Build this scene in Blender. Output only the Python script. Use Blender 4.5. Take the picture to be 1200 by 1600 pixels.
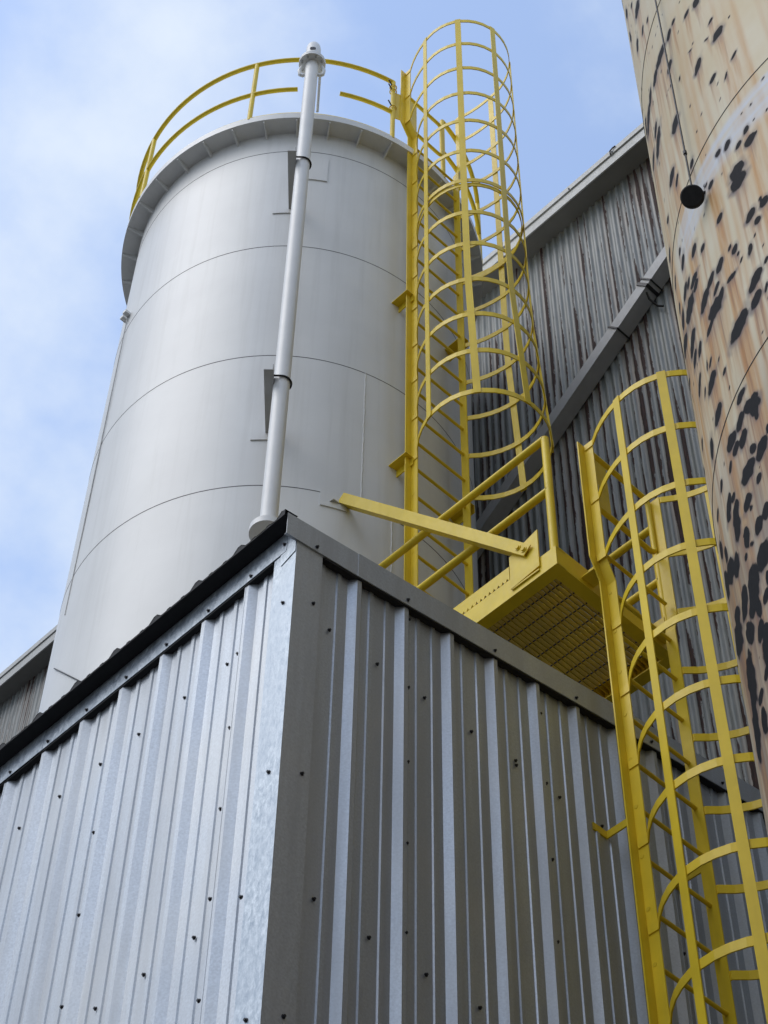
import bpy, math, random
import numpy as np
from mathutils import Vector, Matrix

for o in list(bpy.data.objects):
    bpy.data.objects.remove(o, do_unlink=True)
random.seed(7)
scene = bpy.context.scene
COL = scene.collection
PI = math.pi
R_ = math.radians
GZ = -8.42                                        # ground level (metres); z = 0 is the shed's wall-top corner

# ------------------------------------------------------------------ camera
cd = bpy.data.cameras.new('camera')
cam = bpy.data.objects.new('camera', cd)
COL.objects.link(cam)
cr = Vector((0.71839157, -0.69551343, 0.01321471))
cu = Vector((-0.55120527, -0.55754251, 0.62074077))
cf = Vector((0.42436578, 0.45321895, 0.7839045))
m = Matrix.Identity(4)
for i in range(3):
    m[i][0] = cr[i]; m[i][1] = cu[i]; m[i][2] = -cf[i]
m[0][3], m[1][3], m[2][3] = -3.53893, -4.35355, -6.81391
cam.matrix_world = m
cd.sensor_fit = 'VERTICAL'
cd.sensor_height = 36.0
cd.lens = 3035.95 / 1600.0 * 36.0
cd.clip_start = 0.1
cd.clip_end = 2000.0
scene.camera = cam
scene.render.resolution_x = 768
scene.render.resolution_y = 1024

# ------------------------------------------------------------------ sky, sun, exposure
SUN_EL, SUN_DIR = R_(52), Vector((-1.0, 0.30, 0.0)).normalized()   # where the light comes from
w = bpy.data.worlds.new('World')
scene.world = w
w.use_nodes = True
wn, wl = w.node_tree.nodes, w.node_tree.links
for n in list(wn):
    wn.remove(n)
sky = wn.new('ShaderNodeTexSky')
sky.sky_type = 'NISHITA'
sky.sun_disc = False
sky.sun_elevation = SUN_EL
sky.sun_rotation = math.atan2(SUN_DIR.x, SUN_DIR.y)
sky.air_density = 1.0
sky.dust_density = 1.2
sky.ozone_density = 2.0
tc = wn.new('ShaderNodeTexCoord')
mp = wn.new('ShaderNodeMapping')
mp.inputs['Location'].default_value = (0.35, 1.1, 0.2)
mp.inputs['Scale'].default_value = (1.0, 1.0, 1.25)
wl.new(tc.outputs['Generated'], mp.inputs['Vector'])
nz = wn.new('ShaderNodeTexNoise')
nz.inputs['Scale'].default_value = 3.8
nz.inputs['Detail'].default_value = 7.0
nz.inputs['Roughness'].default_value = 0.54
nz.inputs['Distortion'].default_value = 0.0
wl.new(mp.outputs['Vector'], nz.inputs['Vector'])
sx = wn.new('ShaderNodeSeparateXYZ')
wl.new(tc.outputs['Generated'], sx.inputs[0])
elev = wn.new('ShaderNodeMapRange')               # more cloud low in the sky, thinner overhead
elev.inputs['From Min'].default_value = 0.97
elev.inputs['From Max'].default_value = 0.55
elev.inputs['To Min'].default_value = -0.16
elev.inputs['To Max'].default_value = 0.16
wl.new(sx.outputs['Z'], elev.inputs['Value'])
west = wn.new('ShaderNodeMapRange')               # the cloud bank thickens towards -x
west.inputs['From Min'].default_value = 0.62
west.inputs['From Max'].default_value = -0.25
west.inputs['To Min'].default_value = 0.0
west.inputs['To Max'].default_value = 0.17
wl.new(sx.outputs['X'], west.inputs['Value'])
ae = wn.new('ShaderNodeMath'); ae.operation = 'ADD'
wl.new(elev.outputs['Result'], ae.inputs[0]); wl.new(west.outputs['Result'], ae.inputs[1])
ad = wn.new('ShaderNodeMath'); ad.operation = 'ADD'
amp = wn.new('ShaderNodeMath'); amp.operation = 'MULTIPLY_ADD'     # more contrast between cloud and gaps
amp.inputs[1].default_value = 1.75; amp.inputs[2].default_value = -0.385
wl.new(nz.outputs['Fac'], amp.inputs[0])
wl.new(amp.outputs[0], ad.inputs[0]); wl.new(ae.outputs[0], ad.inputs[1])
cr_ = wn.new('ShaderNodeValToRGB')
cr_.color_ramp.interpolation = 'EASE'
cr_.color_ramp.elements[0].position = 0.34; cr_.color_ramp.elements[0].color = (0.16, 0.16, 0.16, 1)
cr_.color_ramp.elements[1].position = 0.82; cr_.color_ramp.elements[1].color = (0.95, 0.95, 0.95, 1)
wl.new(ad.outputs[0], cr_.inputs['Fac'])
mx = wn.new('ShaderNodeMix'); mx.data_type = 'RGBA'
wl.new(cr_.outputs['Color'], mx.inputs['Factor'])
wl.new(sky.outputs['Color'], mx.inputs['A'])
dim = wn.new('ShaderNodeMapRange')                # an overcast sky is darker towards the horizon
dim.inputs['From Min'].default_value = 0.0
dim.inputs['From Max'].default_value = 0.72
dim.inputs['To Min'].default_value = 0.26
dim.inputs['To Max'].default_value = 1.0
wl.new(sx.outputs['Z'], dim.inputs['Value'])
cl = wn.new('ShaderNodeVectorMath'); cl.operation = 'SCALE'
cl.inputs[0].default_value = (2.5, 2.78, 3.15)
wl.new(dim.outputs['Result'], cl.inputs['Scale'])
wl.new(cl.outputs['Vector'], mx.inputs['B'])
bg = wn.new('ShaderNodeBackground')
bg.inputs['Strength'].default_value = 0.15
wl.new(mx.outputs['Result'], bg.inputs['Color'])
wo = wn.new('ShaderNodeOutputWorld')
wl.new(bg.outputs[0], wo.inputs[0])

sl = bpy.data.lights.new('sun', 'SUN')
sl.energy = 0.5
sl.angle = R_(40)
sl.color = (1.0, 0.98, 0.95)
sun = bpy.data.objects.new('sun', sl)
COL.objects.link(sun)
d = Vector((SUN_DIR.x * math.cos(SUN_EL), SUN_DIR.y * math.cos(SUN_EL), math.sin(SUN_EL)))
sun.rotation_euler = d.to_track_quat('Z', 'Y').to_euler()
sun.location = (-8, 0, 14)

vs = scene.view_settings
vs.view_transform = 'Standard'
vs.look = 'None'
vs.gamma = 1.0
vs.use_curve_mapping = False
vs.exposure = 1.1

# ------------------------------------------------------------------ materials
def mat(name, base, rough=0.5, metal=0.0, spec=0.5):
    ma = bpy.data.materials.new(name)
    ma.use_nodes = True
    b = ma.node_tree.nodes['Principled BSDF']
    b.inputs['Base Color'].default_value = (*base, 1)
    b.inputs['Roughness'].default_value = rough
    b.inputs['Metallic'].default_value = metal
    b.inputs['Specular IOR Level'].default_value = spec
    return ma, ma.node_tree.nodes, ma.node_tree.links, b

def N(nodes, kind, **kw):
    n = nodes.new(kind)
    for k, v in kw.items():
        if k in n.inputs: n.inputs[k].default_value = v
        else: setattr(n, k, v)
    return n

def coords(nodes, links, scale=(1, 1, 1)):
    t = nodes.new('ShaderNodeTexCoord')
    mm = nodes.new('ShaderNodeMapping')
    mm.inputs['Scale'].default_value = scale
    links.new(t.outputs['Object'], mm.inputs['Vector'])
    return mm.outputs['Vector']

def noise(nodes, links, vec, scale, detail=4, rough=0.55, dist=0.0):
    n = nodes.new('ShaderNodeTexNoise')
    n.inputs['Scale'].default_value = scale
    n.inputs['Detail'].default_value = detail
    n.inputs['Roughness'].default_value = rough
    n.inputs['Distortion'].default_value = dist
    links.new(vec, n.inputs['Vector'])
    return n.outputs['Fac']

def ramp(nodes, links, fac, stops, interp='LINEAR'):
    r = nodes.new('ShaderNodeValToRGB')
    r.color_ramp.interpolation = interp
    els = r.color_ramp.elements
    while len(els) < len(stops): els.new(0.5)
    for e, (p, c) in zip(els, stops):
        e.position = p
        e.color = (*c, 1) if len(c) == 3 else c
    links.new(fac, r.inputs['Fac'])
    return r.outputs['Color']

def mixc(nodes, links, fac, a, b, mode='MIX'):
    x = nodes.new('ShaderNodeMix'); x.data_type = 'RGBA'; x.blend_type = mode
    for key, v in (('Factor', fac), ('A', a), ('B', b)):
        if isinstance(v, (int, float)): x.inputs[key].default_value = v
        elif isinstance(v, tuple): x.inputs[key].default_value = (*v, 1)
        else: links.new(v, x.inputs[key])
    return x.outputs['Result']

def bump(nodes, links, b, h, strength=0.2, dist=0.01):
    n = nodes.new('ShaderNodeBump')
    n.inputs['Strength'].default_value = strength
    n.inputs['Distance'].default_value = dist
    links.new(h, n.inputs['Height'])
    links.new(n.outputs['Normal'], b.inputs['Normal'])

def g3(v): return (v, v, v)

# galvalume panels: fine spangle, faint run marks
M = {}
ma, n, l, b = mat('galvalume', (0.5, 0.52, 0.55), 0.4, 0.8)
v = coords(n, l); vs_ = coords(n, l, (1, 1, 0.06))
vo = N(n, 'ShaderNodeTexVoronoi', Scale=130.0); l.new(v, vo.inputs['Vector'])
sp = noise(n, l, v, 90, 3); st = noise(n, l, vs_, 9, 5); big = noise(n, l, v, 1.3, 3)
c = mixc(n, l, ramp(n, l, sp, [(0.3, g3(0)), (0.7, g3(1))]), (0.455, 0.485, 0.525), (0.57, 0.61, 0.66))
c = mixc(n, l, ramp(n, l, st, [(0.42, g3(0)), (0.62, g3(0.55))]), c, (0.42, 0.435, 0.455))
c = mixc(n, l, ramp(n, l, big, [(0.45, g3(0)), (0.7, g3(0.3))]), c, (0.60, 0.59, 0.56))
l.new(c, b.inputs['Base Color'])
l.new(ramp(n, l, st, [(0.3, g3(0.46)), (0.7, g3(0.56))]), b.inputs['Roughness'])
bump(n, l, b, noise(n, l, v, 5, 3), 0.08, 0.02)
M['galv'] = ma

# galvanised trim: coarse crumpled spangle
ma, n, l, b = mat('spangled_zinc', (0.5, 0.53, 0.57), 0.42, 0.75)
v = coords(n, l, (1, 1, 0.55))
vo = N(n, 'ShaderNodeTexVoronoi', Scale=55.0); l.new(v, vo.inputs['Vector'])
a1 = noise(n, l, v, 38, 7, 0.72, 0.35); a2 = noise(n, l, v, 3.2, 3)
c = ramp(n, l, a1, [(0.34, (0.28, 0.33, 0.39)), (0.5, (0.46, 0.51, 0.56)), (0.66, (0.66, 0.71, 0.76))])
c = mixc(n, l, ramp(n, l, a2, [(0.4, g3(0)), (0.65, g3(0.5))]), c, (0.40, 0.45, 0.51))
l.new(c, b.inputs['Base Color'])
l.new(ramp(n, l, a1, [(0.3, g3(0.36)), (0.7, g3(0.6))]), b.inputs['Roughness'])
bump(n, l, b, a1, 0.22, 0.006)
M['zinc'] = ma

def plain(key, base, rough, metal=0.0, var=0.10, scale=6.0, bmp=0.05, streak=0.0, dirt=None, rv=0.06, spec=0.5):
    ma, n, l, b = mat(key, base, rough, metal, spec)
    v = coords(n, l)
    a = noise(n, l, v, scale, 5)
    lo = tuple(x * (1 - var) for x in base); hi = tuple(min(1, x * (1 + var)) for x in base)
    c = mixc(n, l, ramp(n, l, a, [(0.35, g3(0)), (0.65, g3(1))]), lo, hi)
    if streak:
        s = noise(n, l, coords(n, l, (9, 9, 0.35)), 1.6, 5, 0.6)
        c = mixc(n, l, ramp(n, l, s, [(0.5, g3(0)), (0.72, g3(streak))]), c, dirt)
    l.new(c, b.inputs['Base Color'])
    a3 = noise(n, l, v, scale * 9, 4)
    l.new(ramp(n, l, a3, [(0.3, g3(max(0.05, rough - rv))), (0.7, g3(rough + rv))]), b.inputs['Roughness'])
    if bmp: bump(n, l, b, a3, bmp, 0.004)
    M[key] = ma

plain('white_paint', (0.75, 0.75, 0.735), 0.40, 0, 0.035, 1.6, 0.0, 0.22, (0.50, 0.49, 0.455), 0.012)
plain('pipe_paint', (0.80, 0.80, 0.79), 0.42, 0, 0.03, 4.0, 0.0, 0.12, (0.55, 0.53, 0.47), 0.02)
plain('yellow_paint', (0.80, 0.585, 0.028), 0.42, 0, 0.07, 4.0, 0.06, 0.20, (0.52, 0.34, 0.03), 0.06, 0.3)
plain('shaded_yellow', (0.50, 0.36, 0.022), 0.5, 0, 0.15, 3.0, 0.1, 0.3, (0.25, 0.17, 0.02), 0.06, 0.3)
plain('bracket_grey', (0.42, 0.42, 0.41), 0.5, 0, 0.08, 9.0, 0.04)
plain('weld_dark', (0.09, 0.085, 0.085), 0.6, 0, 0.35, 14.0, 0.0)
plain('weld_bead', (0.66, 0.66, 0.64), 0.5, 0, 0.05, 30.0, 0.1)
plain('foam_and_gap_shade', (0.010, 0.010, 0.012), 0.75, 0, 0.2, 20.0, 0.1)
plain('screw_dark', (0.03, 0.03, 0.035), 0.45, 0.4, 0.2, 30.0, 0)
plain('steel_dark', (0.035, 0.033, 0.033), 0.5, 0.6, 0.2, 20.0, 0)
plain('rubber', (0.012, 0.012, 0.013), 0.8, 0, 0.3, 30.0, 0.1)
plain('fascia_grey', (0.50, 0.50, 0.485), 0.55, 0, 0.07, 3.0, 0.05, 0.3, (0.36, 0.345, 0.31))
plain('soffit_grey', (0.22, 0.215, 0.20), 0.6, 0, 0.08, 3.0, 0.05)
plain('duct_grey', (0.42, 0.42, 0.425), 0.5, 0, 0.08, 4.0, 0.05, 0.3, (0.30, 0.29, 0.28))
plain('concrete', (0.075, 0.072, 0.068), 0.85, 0, 0.18, 0.9, 0.2)
plain('roof_metal', (0.30, 0.30, 0.30), 0.5, 0.3, 0.1, 3.0, 0.05)
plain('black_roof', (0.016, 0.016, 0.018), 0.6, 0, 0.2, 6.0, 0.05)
plain('timber_and_rod_shade', (0.05, 0.045, 0.04), 0.8, 0, 0.2, 8.0, 0.1)

# weathered corrugated cladding: chalky grey paint, dark oxide where it has peeled in long runs
ma, n, l, b = mat('peeling_cladding', (0.3, 0.3, 0.3), 0.6)
g = n.new('ShaderNodeNewGeometry')
sxyz = n.new('ShaderNodeSeparateXYZ'); l.new(g.outputs['Position'], sxyz.inputs[0])
def math1(op, a, bb=None):
    x = n.new('ShaderNodeMath'); x.operation = op
    for i, q in enumerate((a, bb)):
        if q is None: continue
        if isinstance(q, (int, float)): x.inputs[i].default_value = q
        else: l.new(q, x.inputs[i])
    return x.outputs[0]
CP = 0.0785
ph = math1('FRACT', math1('DIVIDE', sxyz.outputs['Y'], CP))          # 0..1 across one corrugation
cell = math1('FLOOR', math1('DIVIDE', sxyz.outputs['Y'], CP))
wn1 = N(n, 'ShaderNodeTexWhiteNoise'); wn1.noise_dimensions = '1D'; l.new(cell, wn1.inputs['W'])
cmb = n.new('ShaderNodeCombineXYZ'); l.new(math1('MULTIPLY', wn1.outputs['Value'], 60), cmb.inputs[0])
l.new(math1('MULTIPLY', sxyz.outputs['Z'], 0.55), cmb.inputs[2]); l.new(math1('MULTIPLY', sxyz.outputs['Y'], 3.0), cmb.inputs[1])
run = noise(n, l, cmb.outputs[0], 1.0, 3, 0.6)                        # where along a corrugation the paint is gone
cm2 = n.new('ShaderNodeCombineXYZ'); l.new(math1('MULTIPLY', sxyz.outputs['Y'], 95), cm2.inputs[1]); l.new(math1('MULTIPLY', sxyz.outputs['Z'], 12), cm2.inputs[2])
rag = noise(n, l, cm2.outputs[0], 1.0, 6, 0.7)
bnd = math1('ABSOLUTE', math1('SUBTRACT', ph, 0.30))                  # the runs follow one flank of each corrugation
reg = noise(n, l, g.outputs['Position'], 0.5, 2)
nr_ = n.new('ShaderNodeMapRange'); l.new(sxyz.outputs['Y'], nr_.inputs['Value'])
for k_, v_ in (('From Min', 3.0), ('From Max', 0.2), ('To Min', 0.05), ('To Max', 0.24)): nr_.inputs[k_].default_value = v_
near = nr_.outputs['Result']                                          # worse towards the near end of the wall
amt = math1('ADD', math1('ADD', math1('MULTIPLY', math1('SUBTRACT', run, 0.47), 3.4), near), math1('MULTIPLY', math1('SUBTRACT', reg, 0.5), 1.0))
val = math1('ADD', math1('SUBTRACT', amt, math1('MULTIPLY', bnd, 1.9)), math1('MULTIPLY', math1('SUBTRACT', rag, 0.5), 1.1))
pe = ramp(n, l, val, [(0.10, g3(0)), (0.17, g3(1))])
fl = noise(n, l, cm2.outputs[0], 2.4, 5, 0.65)
pe2 = math1('MAXIMUM', pe, ramp(n, l, math1('ADD', fl, math1('MULTIPLY', math1('SUBTRACT', reg, 0.5), 0.35)), [(0.70, g3(0)), (0.73, g3(1))]))
gp = mixc(n, l, ramp(n, l, noise(n, l, cm2.outputs[0], 0.25, 4), [(0.35, g3(0)), (0.65, g3(1))]), (0.185, 0.20, 0.20), (0.27, 0.28, 0.272))
gp = mixc(n, l, ramp(n, l, run, [(0.5, g3(0)), (0.66, g3(0.45))]), gp, (0.36, 0.27, 0.20))
ox = mixc(n, l, ramp(n, l, rag, [(0.40, g3(0)), (0.7, g3(1))]), (0.018, 0.010, 0.010), (0.075, 0.026, 0.016))
l.new(mixc(n, l, pe2, gp, ox), b.inputs['Base Color'])
l.new(ramp(n, l, pe2, [(0, g3(0.5)), (1, g3(0.85))]), b.inputs['Roughness'])
bump(n, l, b, pe2, 0.25, -0.003)
M['cladding'] = ma

# old cream tank paint: blister spots, rust runs and a pale resprayed band are stored on the plates as attributes
ma, n, l, b = mat('rusted_cream', (0.6, 0.5, 0.36), 0.62, 0, 0.15)
def attr(name):
    a = n.new('ShaderNodeAttribute'); a.attribute_name = name
    return a.outputs['Fac']
v = coords(n, l)
f1 = noise(n, l, v, 2.2, 4); f2 = noise(n, l, coords(n, l, (14, 14, 0.9)), 2.0, 5, 0.6); f3 = noise(n, l, v, 70, 5, 0.7)
c = mixc(n, l, ramp(n, l, f1, [(0.35, g3(0)), (0.65, g3(1))]), (0.63, 0.52, 0.32), (0.68, 0.61, 0.45))
c = mixc(n, l, math1('MULTIPLY', attr('band'), ramp(n, l, noise(n, l, coords(n, l, (1, 1, 6)), 6, 4), [(0.3, g3(0.55)), (0.6, g3(1))])), c, (0.60, 0.63, 0.69))
c = mixc(n, l, math1('MULTIPLY', attr('wash'), ramp(n, l, f2, [(0.30, g3(0.25)), (0.62, g3(1))])), c, (0.54, 0.28, 0.085))
f4 = noise(n, l, coords(n, l, (46, 46, 1.1)), 1.0, 4, 0.6)
ru = attr('rust')
c = mixc(n, l, math1('MULTIPLY', ru, ramp(n, l, f4, [(0.30, g3(0.55)), (0.6, g3(1))])), c, (0.45, 0.19, 0.050))
c = mixc(n, l, math1('MULTIPLY', ru, ramp(n, l, f4, [(0.52, g3(0)), (0.66, g3(0.85))])), c, (0.13, 0.060, 0.050))
c = mixc(n, l, attr('halo'), c, (0.13, 0.105, 0.11))
sp_ = ramp(n, l, math1('ADD', attr('spot'), math1('MULTIPLY', math1('SUBTRACT', f3, 0.5), 0.55)), [(0.34, g3(0)), (0.66, g3(1))])
bk = mixc(n, l, ramp(n, l, f3, [(0.35, g3(0)), (0.7, g3(1))]), (0.004, 0.004, 0.005), (0.011, 0.010, 0.012))
c = mixc(n, l, sp_, c, bk)
l.new(c, b.inputs['Base Color'])
l.new(ramp(n, l, sp_, [(0, g3(0.48)), (1, g3(0.75))]), b.inputs['Roughness'])
bump(n, l, b, sp_, 0.35, 0.004)
M['rusted'] = ma

# ------------------------------------------------------------------ builders
class MB:
    """collects faces, then links them as ONE mesh object"""
    def __init__(s): s.v, s.f, s.sm = [], [], []
    def add(s, verts, faces, smooth=False):
        o = len(s.v)
        s.v += [tuple(p) for p in verts]
        for f in faces:
            s.f.append(tuple(o + i for i in f)); s.sm.append(smooth)
        return s
    def box(s, a, b_):
        (x0, y0, z0), (x1, y1, z1) = a, b_
        return s.add([(x0, y0, z0), (x1, y0, z0), (x1, y1, z0), (x0, y1, z0), (x0, y0, z1), (x1, y0, z1), (x1, y1, z1), (x0, y1, z1)],
                     [(0, 3, 2, 1), (4, 5, 6, 7), (0, 1, 5, 4), (1, 2, 6, 5), (2, 3, 7, 6), (3, 0, 4, 7)])
    def prism(s, poly, off):
        """poly: 3D polygon, extruded along vector off"""
        k = len(poly); off = Vector(off)
        vv = [Vector(p) for p in poly]
        fs = [tuple(range(k))[::-1], tuple(range(k, 2 * k))] + [(i, (i + 1) % k, k + (i + 1) % k, k + i) for i in range(k)]
        return s.add(vv + [p + off for p in vv], fs)
    def loft(s, secs, caps=True, smooth=False, closed=True):
        """list of equal-length sections (each a closed polygon)"""
        k = len(secs[0]); vv = [p for sec in secs for p in sec]; fs = []
        rng = range(k) if closed else range(k - 1)
        for a in range(len(secs) - 1):
            for i in rng:
                j = (i + 1) % k
                fs.append((a * k + i, a * k + j, (a + 1) * k + j, (a + 1) * k + i))
        s.add(vv, fs, smooth)
        if caps and closed:                          # caps get their own corners so the sides shade cleanly
            s.add(secs[0], [tuple(range(k))[::-1]]); s.add(secs[-1], [tuple(range(k))])
        return s
    def tube(s, pts, r, seg=10, caps=True, closed=False):
        pts = [Vector(p) for p in pts]; secs = []; k = len(pts)
        ref = None
        for i, p in enumerate(pts):
            if closed: t = pts[(i + 1) % k] - pts[i - 1]
            else: t = pts[min(i + 1, k - 1)] - pts[max(i - 1, 0)]
            t.normalize()
            if ref is None:
                ref = t.orthogonal().normalized()
            ref = (ref - t * ref.dot(t)).normalized()
            bn = t.cross(ref)
            rr = r[i] if isinstance(r, (list, tuple)) else r
            secs.append([p + ref * rr * math.cos(2 * PI * q / seg) + bn * rr * math.sin(2 * PI * q / seg) for q in range(seg)])
        if closed: secs.append(secs[0]); caps = False
        return s.loft(secs, caps, True)
    def flat(s, pts, t, h, out=None):
        """flat bar standing on edge: path in plan (x, y, z), thickness t across the path, height h in z"""
        secs = []; k = len(pts); pts = [Vector(p) for p in pts]
        for i, p in enumerate(pts):
            d_ = pts[min(i + 1, k - 1)] - pts[max(i - 1, 0)]; d_.z = 0; d_.normalize()
            nn = Vector((d_.y, -d_.x, 0)) * (t / 2); hz = Vector((0, 0, h / 2))
            secs.append([p - nn - hz, p + nn - hz, p + nn + hz, p - nn + hz])
        return s.loft(secs)
    def build(s, name, material, parent=None, label=None):
        me = bpy.data.meshes.new(name)
        me.from_pydata(s.v, [], s.f)
        me.polygons.foreach_set('use_smooth', s.sm)
        me.materials.append(material)
        me.update()
        return link(name, me, parent, label)

def link(name, me, parent=None, label=None):
    o = bpy.data.objects.new(name, me)
    COL.objects.link(o)
    if parent: o.parent = parent; o.matrix_parent_inverse = Matrix.Translation(-parent.matrix_world.translation) if False else Matrix.Identity(4)
    if label: o['label'] = label
    return o

def thing(name, label, cat, group=None):
    """an Empty that parents its parts; parts are modelled in world coordinates"""
    o = bpy.data.objects.new(name, None)
    COL.objects.link(o)
    o.empty_display_size = 0.2
    o['label'] = label; o['category'] = cat
    if group: o['group'] = group
    return o

def instance(src, name, parent, mw):
    o = src.copy(); o.name = name
    COL.objects.link(o); o.parent = parent
    o.matrix_local = mw
    return o

def pol(c, r, th, z): return Vector((c[0] + r * math.cos(th), c[1] + r * math.sin(th), z))

def rebase(t, loc):
    """put a thing's Empty at its base without moving its parts"""
    loc = Vector(loc); t.location = loc
    for ch in t.children:
        ch.location = ch.location - loc

# spot positions measured on the cream tank: arc length, height, half axes, tilt
SPOTS = '3.234 2.011 0.056 0.043 2.1;3.339 1.663 0.019 0.014 1.8;3.258 1.731 0.026 0.019 1.41;3.13 1.84 0.043 0.03 1.56;3.741 1.012 0.038 0.024 1.58;3.665 1.045 0.024 0.017 -2.56;3.562 1.17 0.018 0.017 2.66;3.51 1.15 0.031 0.023 1.28;3.793 0.722 0.016 0.013 -2.72;3.816 0.566 0.035 0.033 0.85;3.396 1.164 0.066 0.038 3.04;3.3 1.151 0.041 0.033 -2.38;3.865 0.275 0.022 0.011 -2.47;3.662 0.553 0.04 0.024 1.05;3.463 0.939 0.034 0.025 1.11;3.729 0.316 0.021 0.018 -2.85;3.802 0.21 0.022 0.008 1.13;3.189 1.183 0.046 0.032 1.01;3.07 1.183 0.085 0.047 2.97;3.41 0.508 0.046 0.039 2.05;3.522 0.707 0.015 0.008 1.48;3.177 0.895 0.038 0.031 2.92;3.177 0.774 0.072 0.048 -2.72;3.013 0.909 0.073 0.027 2.55;3.274 0.306 0.041 0.036 3.05;3.321 0.189 0.027 0.02 1.01;3.477 0.051 0.025 0.018 1.17;3.831 -0.285 0.021 0.016 1.24;3.72 -0.219 0.025 0.019 1.11;3.778 -0.313 0.019 0.019 1.98;3.66 -0.181 0.022 0.016 2.32;3.838 -0.371 0.033 0.029 -3.08;3.738 -0.446 0.047 0.039 2.43;3.732 -0.515 0.049 0.04 2.68;3.575 -0.282 0.021 0.017 2.36;3.545 -0.236 0.012 0.01 1.75;3.883 -0.169 0.007 0.006 1.54;3.829 -0.806 0.026 0.025 1.31;3.815 -0.768 0.013 0.009 1.74;3.752 -0.785 0.03 0.027 -2.68;3.778 -0.862 0.023 0.016 2.11;3.585 -0.546 0.024 0.02 3.13;3.108 0.241 0.034 0.016 2.32;3.636 0.745 0.018 0.006 2.52;3.747 0.638 0.015 0.007 2.59;3.153 2.231 0.034 0.013 2.12;2.995 2.488 0.08 0.025 1.98;2.982 2.24 0.078 0.022 1.86;3.003 1.319 0.046 0.011 2.19;3.006 0.125 0.042 0.029 2.57;3.202 -0.163 0.022 0.017 1.94;3.217 -0.265 0.033 0.029 1.23;3.355 -0.402 0.031 0.026 2.43;3.429 -0.508 0.023 0.018 2.5;3.522 -0.777 0.033 0.028 -2.7;3.605 -0.786 0.014 0.012 0.81;3.632 -0.833 0.023 0.02 1.81;3.644 -0.885 0.012 0.01 1.85;3.654 -0.94 0.011 0.008 0.82;3.576 -0.94 0.035 0.014 2.79;3.7 -1.139 0.046 0.031 -2.44;3.683 -1.235 0.039 0.031 -2.54;3.235 -0.452 0.026 0.023 -2.94;3.177 -0.418 0.043 0.03 3.12;3.298 -0.528 0.049 0.023 2.79;3.309 -0.582 0.031 0.022 2.78;3.193 -0.562 0.082 0.048 2.81;3.436 -0.751 0.038 0.025 3.12;3.363 -0.765 0.048 0.038 -2.94;3.467 -0.851 0.028 0.018 -2.87;3.493 -0.926 0.029 0.026 0.97;3.433 -0.925 0.069 0.039 2.56;3.364 -0.948 0.048 0.019 3.12;3.562 -1.226 0.069 0.044 -3.05;3.026 -0.304 0.027 0.023 2.25;3.056 -0.432 0.046 0.042 2.35;2.99 -0.514 0.119 0.033 2.5;3.146 -0.726 0.06 0.043 3.13;3.226 -0.886 0.03 0.028 -2.74;3.144 -0.824 0.043 0.03 -3.13;3.271 -1.052 0.027 0.008 1.31;3.308 -1.087 0.018 0.014 -2.73;3.383 -1.175 0.012 0.008 0.85;3.406 -1.283 0.017 0.013 3.06;3.284 -1.175 0.052 0.036 2.89;3.14 -0.989 0.045 0.025 -2.69;2.903 -0.649 0.071 0.02 2.44;3.195 -1.111 0.018 0.014 -2.37;3.49 -1.526 0.03 0.017 2.69;3.564 -1.639 0.031 0.013 2.28;3.773 -1.116 0.015 0.012 0.83;3.71 -0.956 0.029 0.014 1.33;3.744 -1.246 0.022 0.009 1.18;3.031 -0.118 0.032 0.021 3.14;3.286 -1.369 0.045 0.035 3.01;3.466 -1.538 0.024 0.014 2.35;3.533 -1.65 0.069 0.027 2.43;3.54 -1.676 0.054 0.023 1.99;3.443 -1.625 0.034 0.031 3.14;3.355 -1.615 0.051 0.032 2.61;3.442 -1.715 0.035 0.033 -2.83;3.377 -1.684 0.034 0.024 2.72;3.55 -1.731 0.021 0.013 1.79;3.593 -1.855 0.021 0.011 1.4;3.306 -1.694 0.021 0.017 1.39;3.183 -1.637 0.023 0.021 1.37;3.539 -1.89 0.043 0.037 -2.78;3.488 -1.83 0.03 0.019 2.2;3.43 -1.874 0.058 0.039 2.81;3.487 -1.981 0.02 0.019 3.12;3.219 -1.802 0.051 0.034 -2.39;3.28 -1.823 0.026 0.017 2.66;3.279 -1.895 0.044 0.035 -2.54;3.385 -1.977 0.038 0.03 2.85;3.402 -2.026 0.014 0.009 2.44;3.49 -2.145 0.033 0.028 2.1;3.056 -1.636 0.032 0.018 2.88;3.432 -2.125 0.025 0.014 2.38;2.983 -1.142 0.035 0.019 2.72;2.868 -1.154 0.053 0.017 2.31;3.285 -1.958 0.024 0.008 2.34;3.267 -1.956 0.055 0.036 1.42;3.203 -1.83 0.032 0.017 2.28;2.995 -1.746 0.062 0.029 2.11;3.077 -1.871 0.047 0.022 1.89;3.328 -2.083 0.044 0.028 1.75;3.427 -2.143 0.035 0.029 2.23;3.358 -2.151 0.022 0.009 2.36;3.294 -2.138 0.019 0.012 2.34;3.417 -2.277 0.054 0.051 2.1;3.097 -1.98 0.088 0.041 2.37;3.189 -2.056 0.046 0.037 1.81;3.311 -2.286 0.077 0.055 1.61;3.201 -2.247 0.06 0.044 1.18;3.384 -2.424 0.026 0.025 3;3.078 -2.177 0.062 0.035 2.41;3.31 -2.467 0.029 0.011 2.32;2.986 -1.915 0.082 0.046 2.03;3.32 -2.422 0.028 0.015 1.98;3.195 -2.344 0.029 0.009 2.37;3.419 -2.377 0.029 0.016 1.6;3.329 -2.125 0.016 0.007 1.96;3.024 -2.227 0.122 0.056 2.42;3.297 -2.485 0.038 0.032 2.04;3.2 -2.39 0.065 0.035 2.24;3.116 -2.514 0.16 0.061 1.59;3.276 -2.649 0.025 0.021 2.5;3.06 -2.667 0.111 0.057 1.42;3.18 -2.743 0.055 0.032 1.71'

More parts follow.
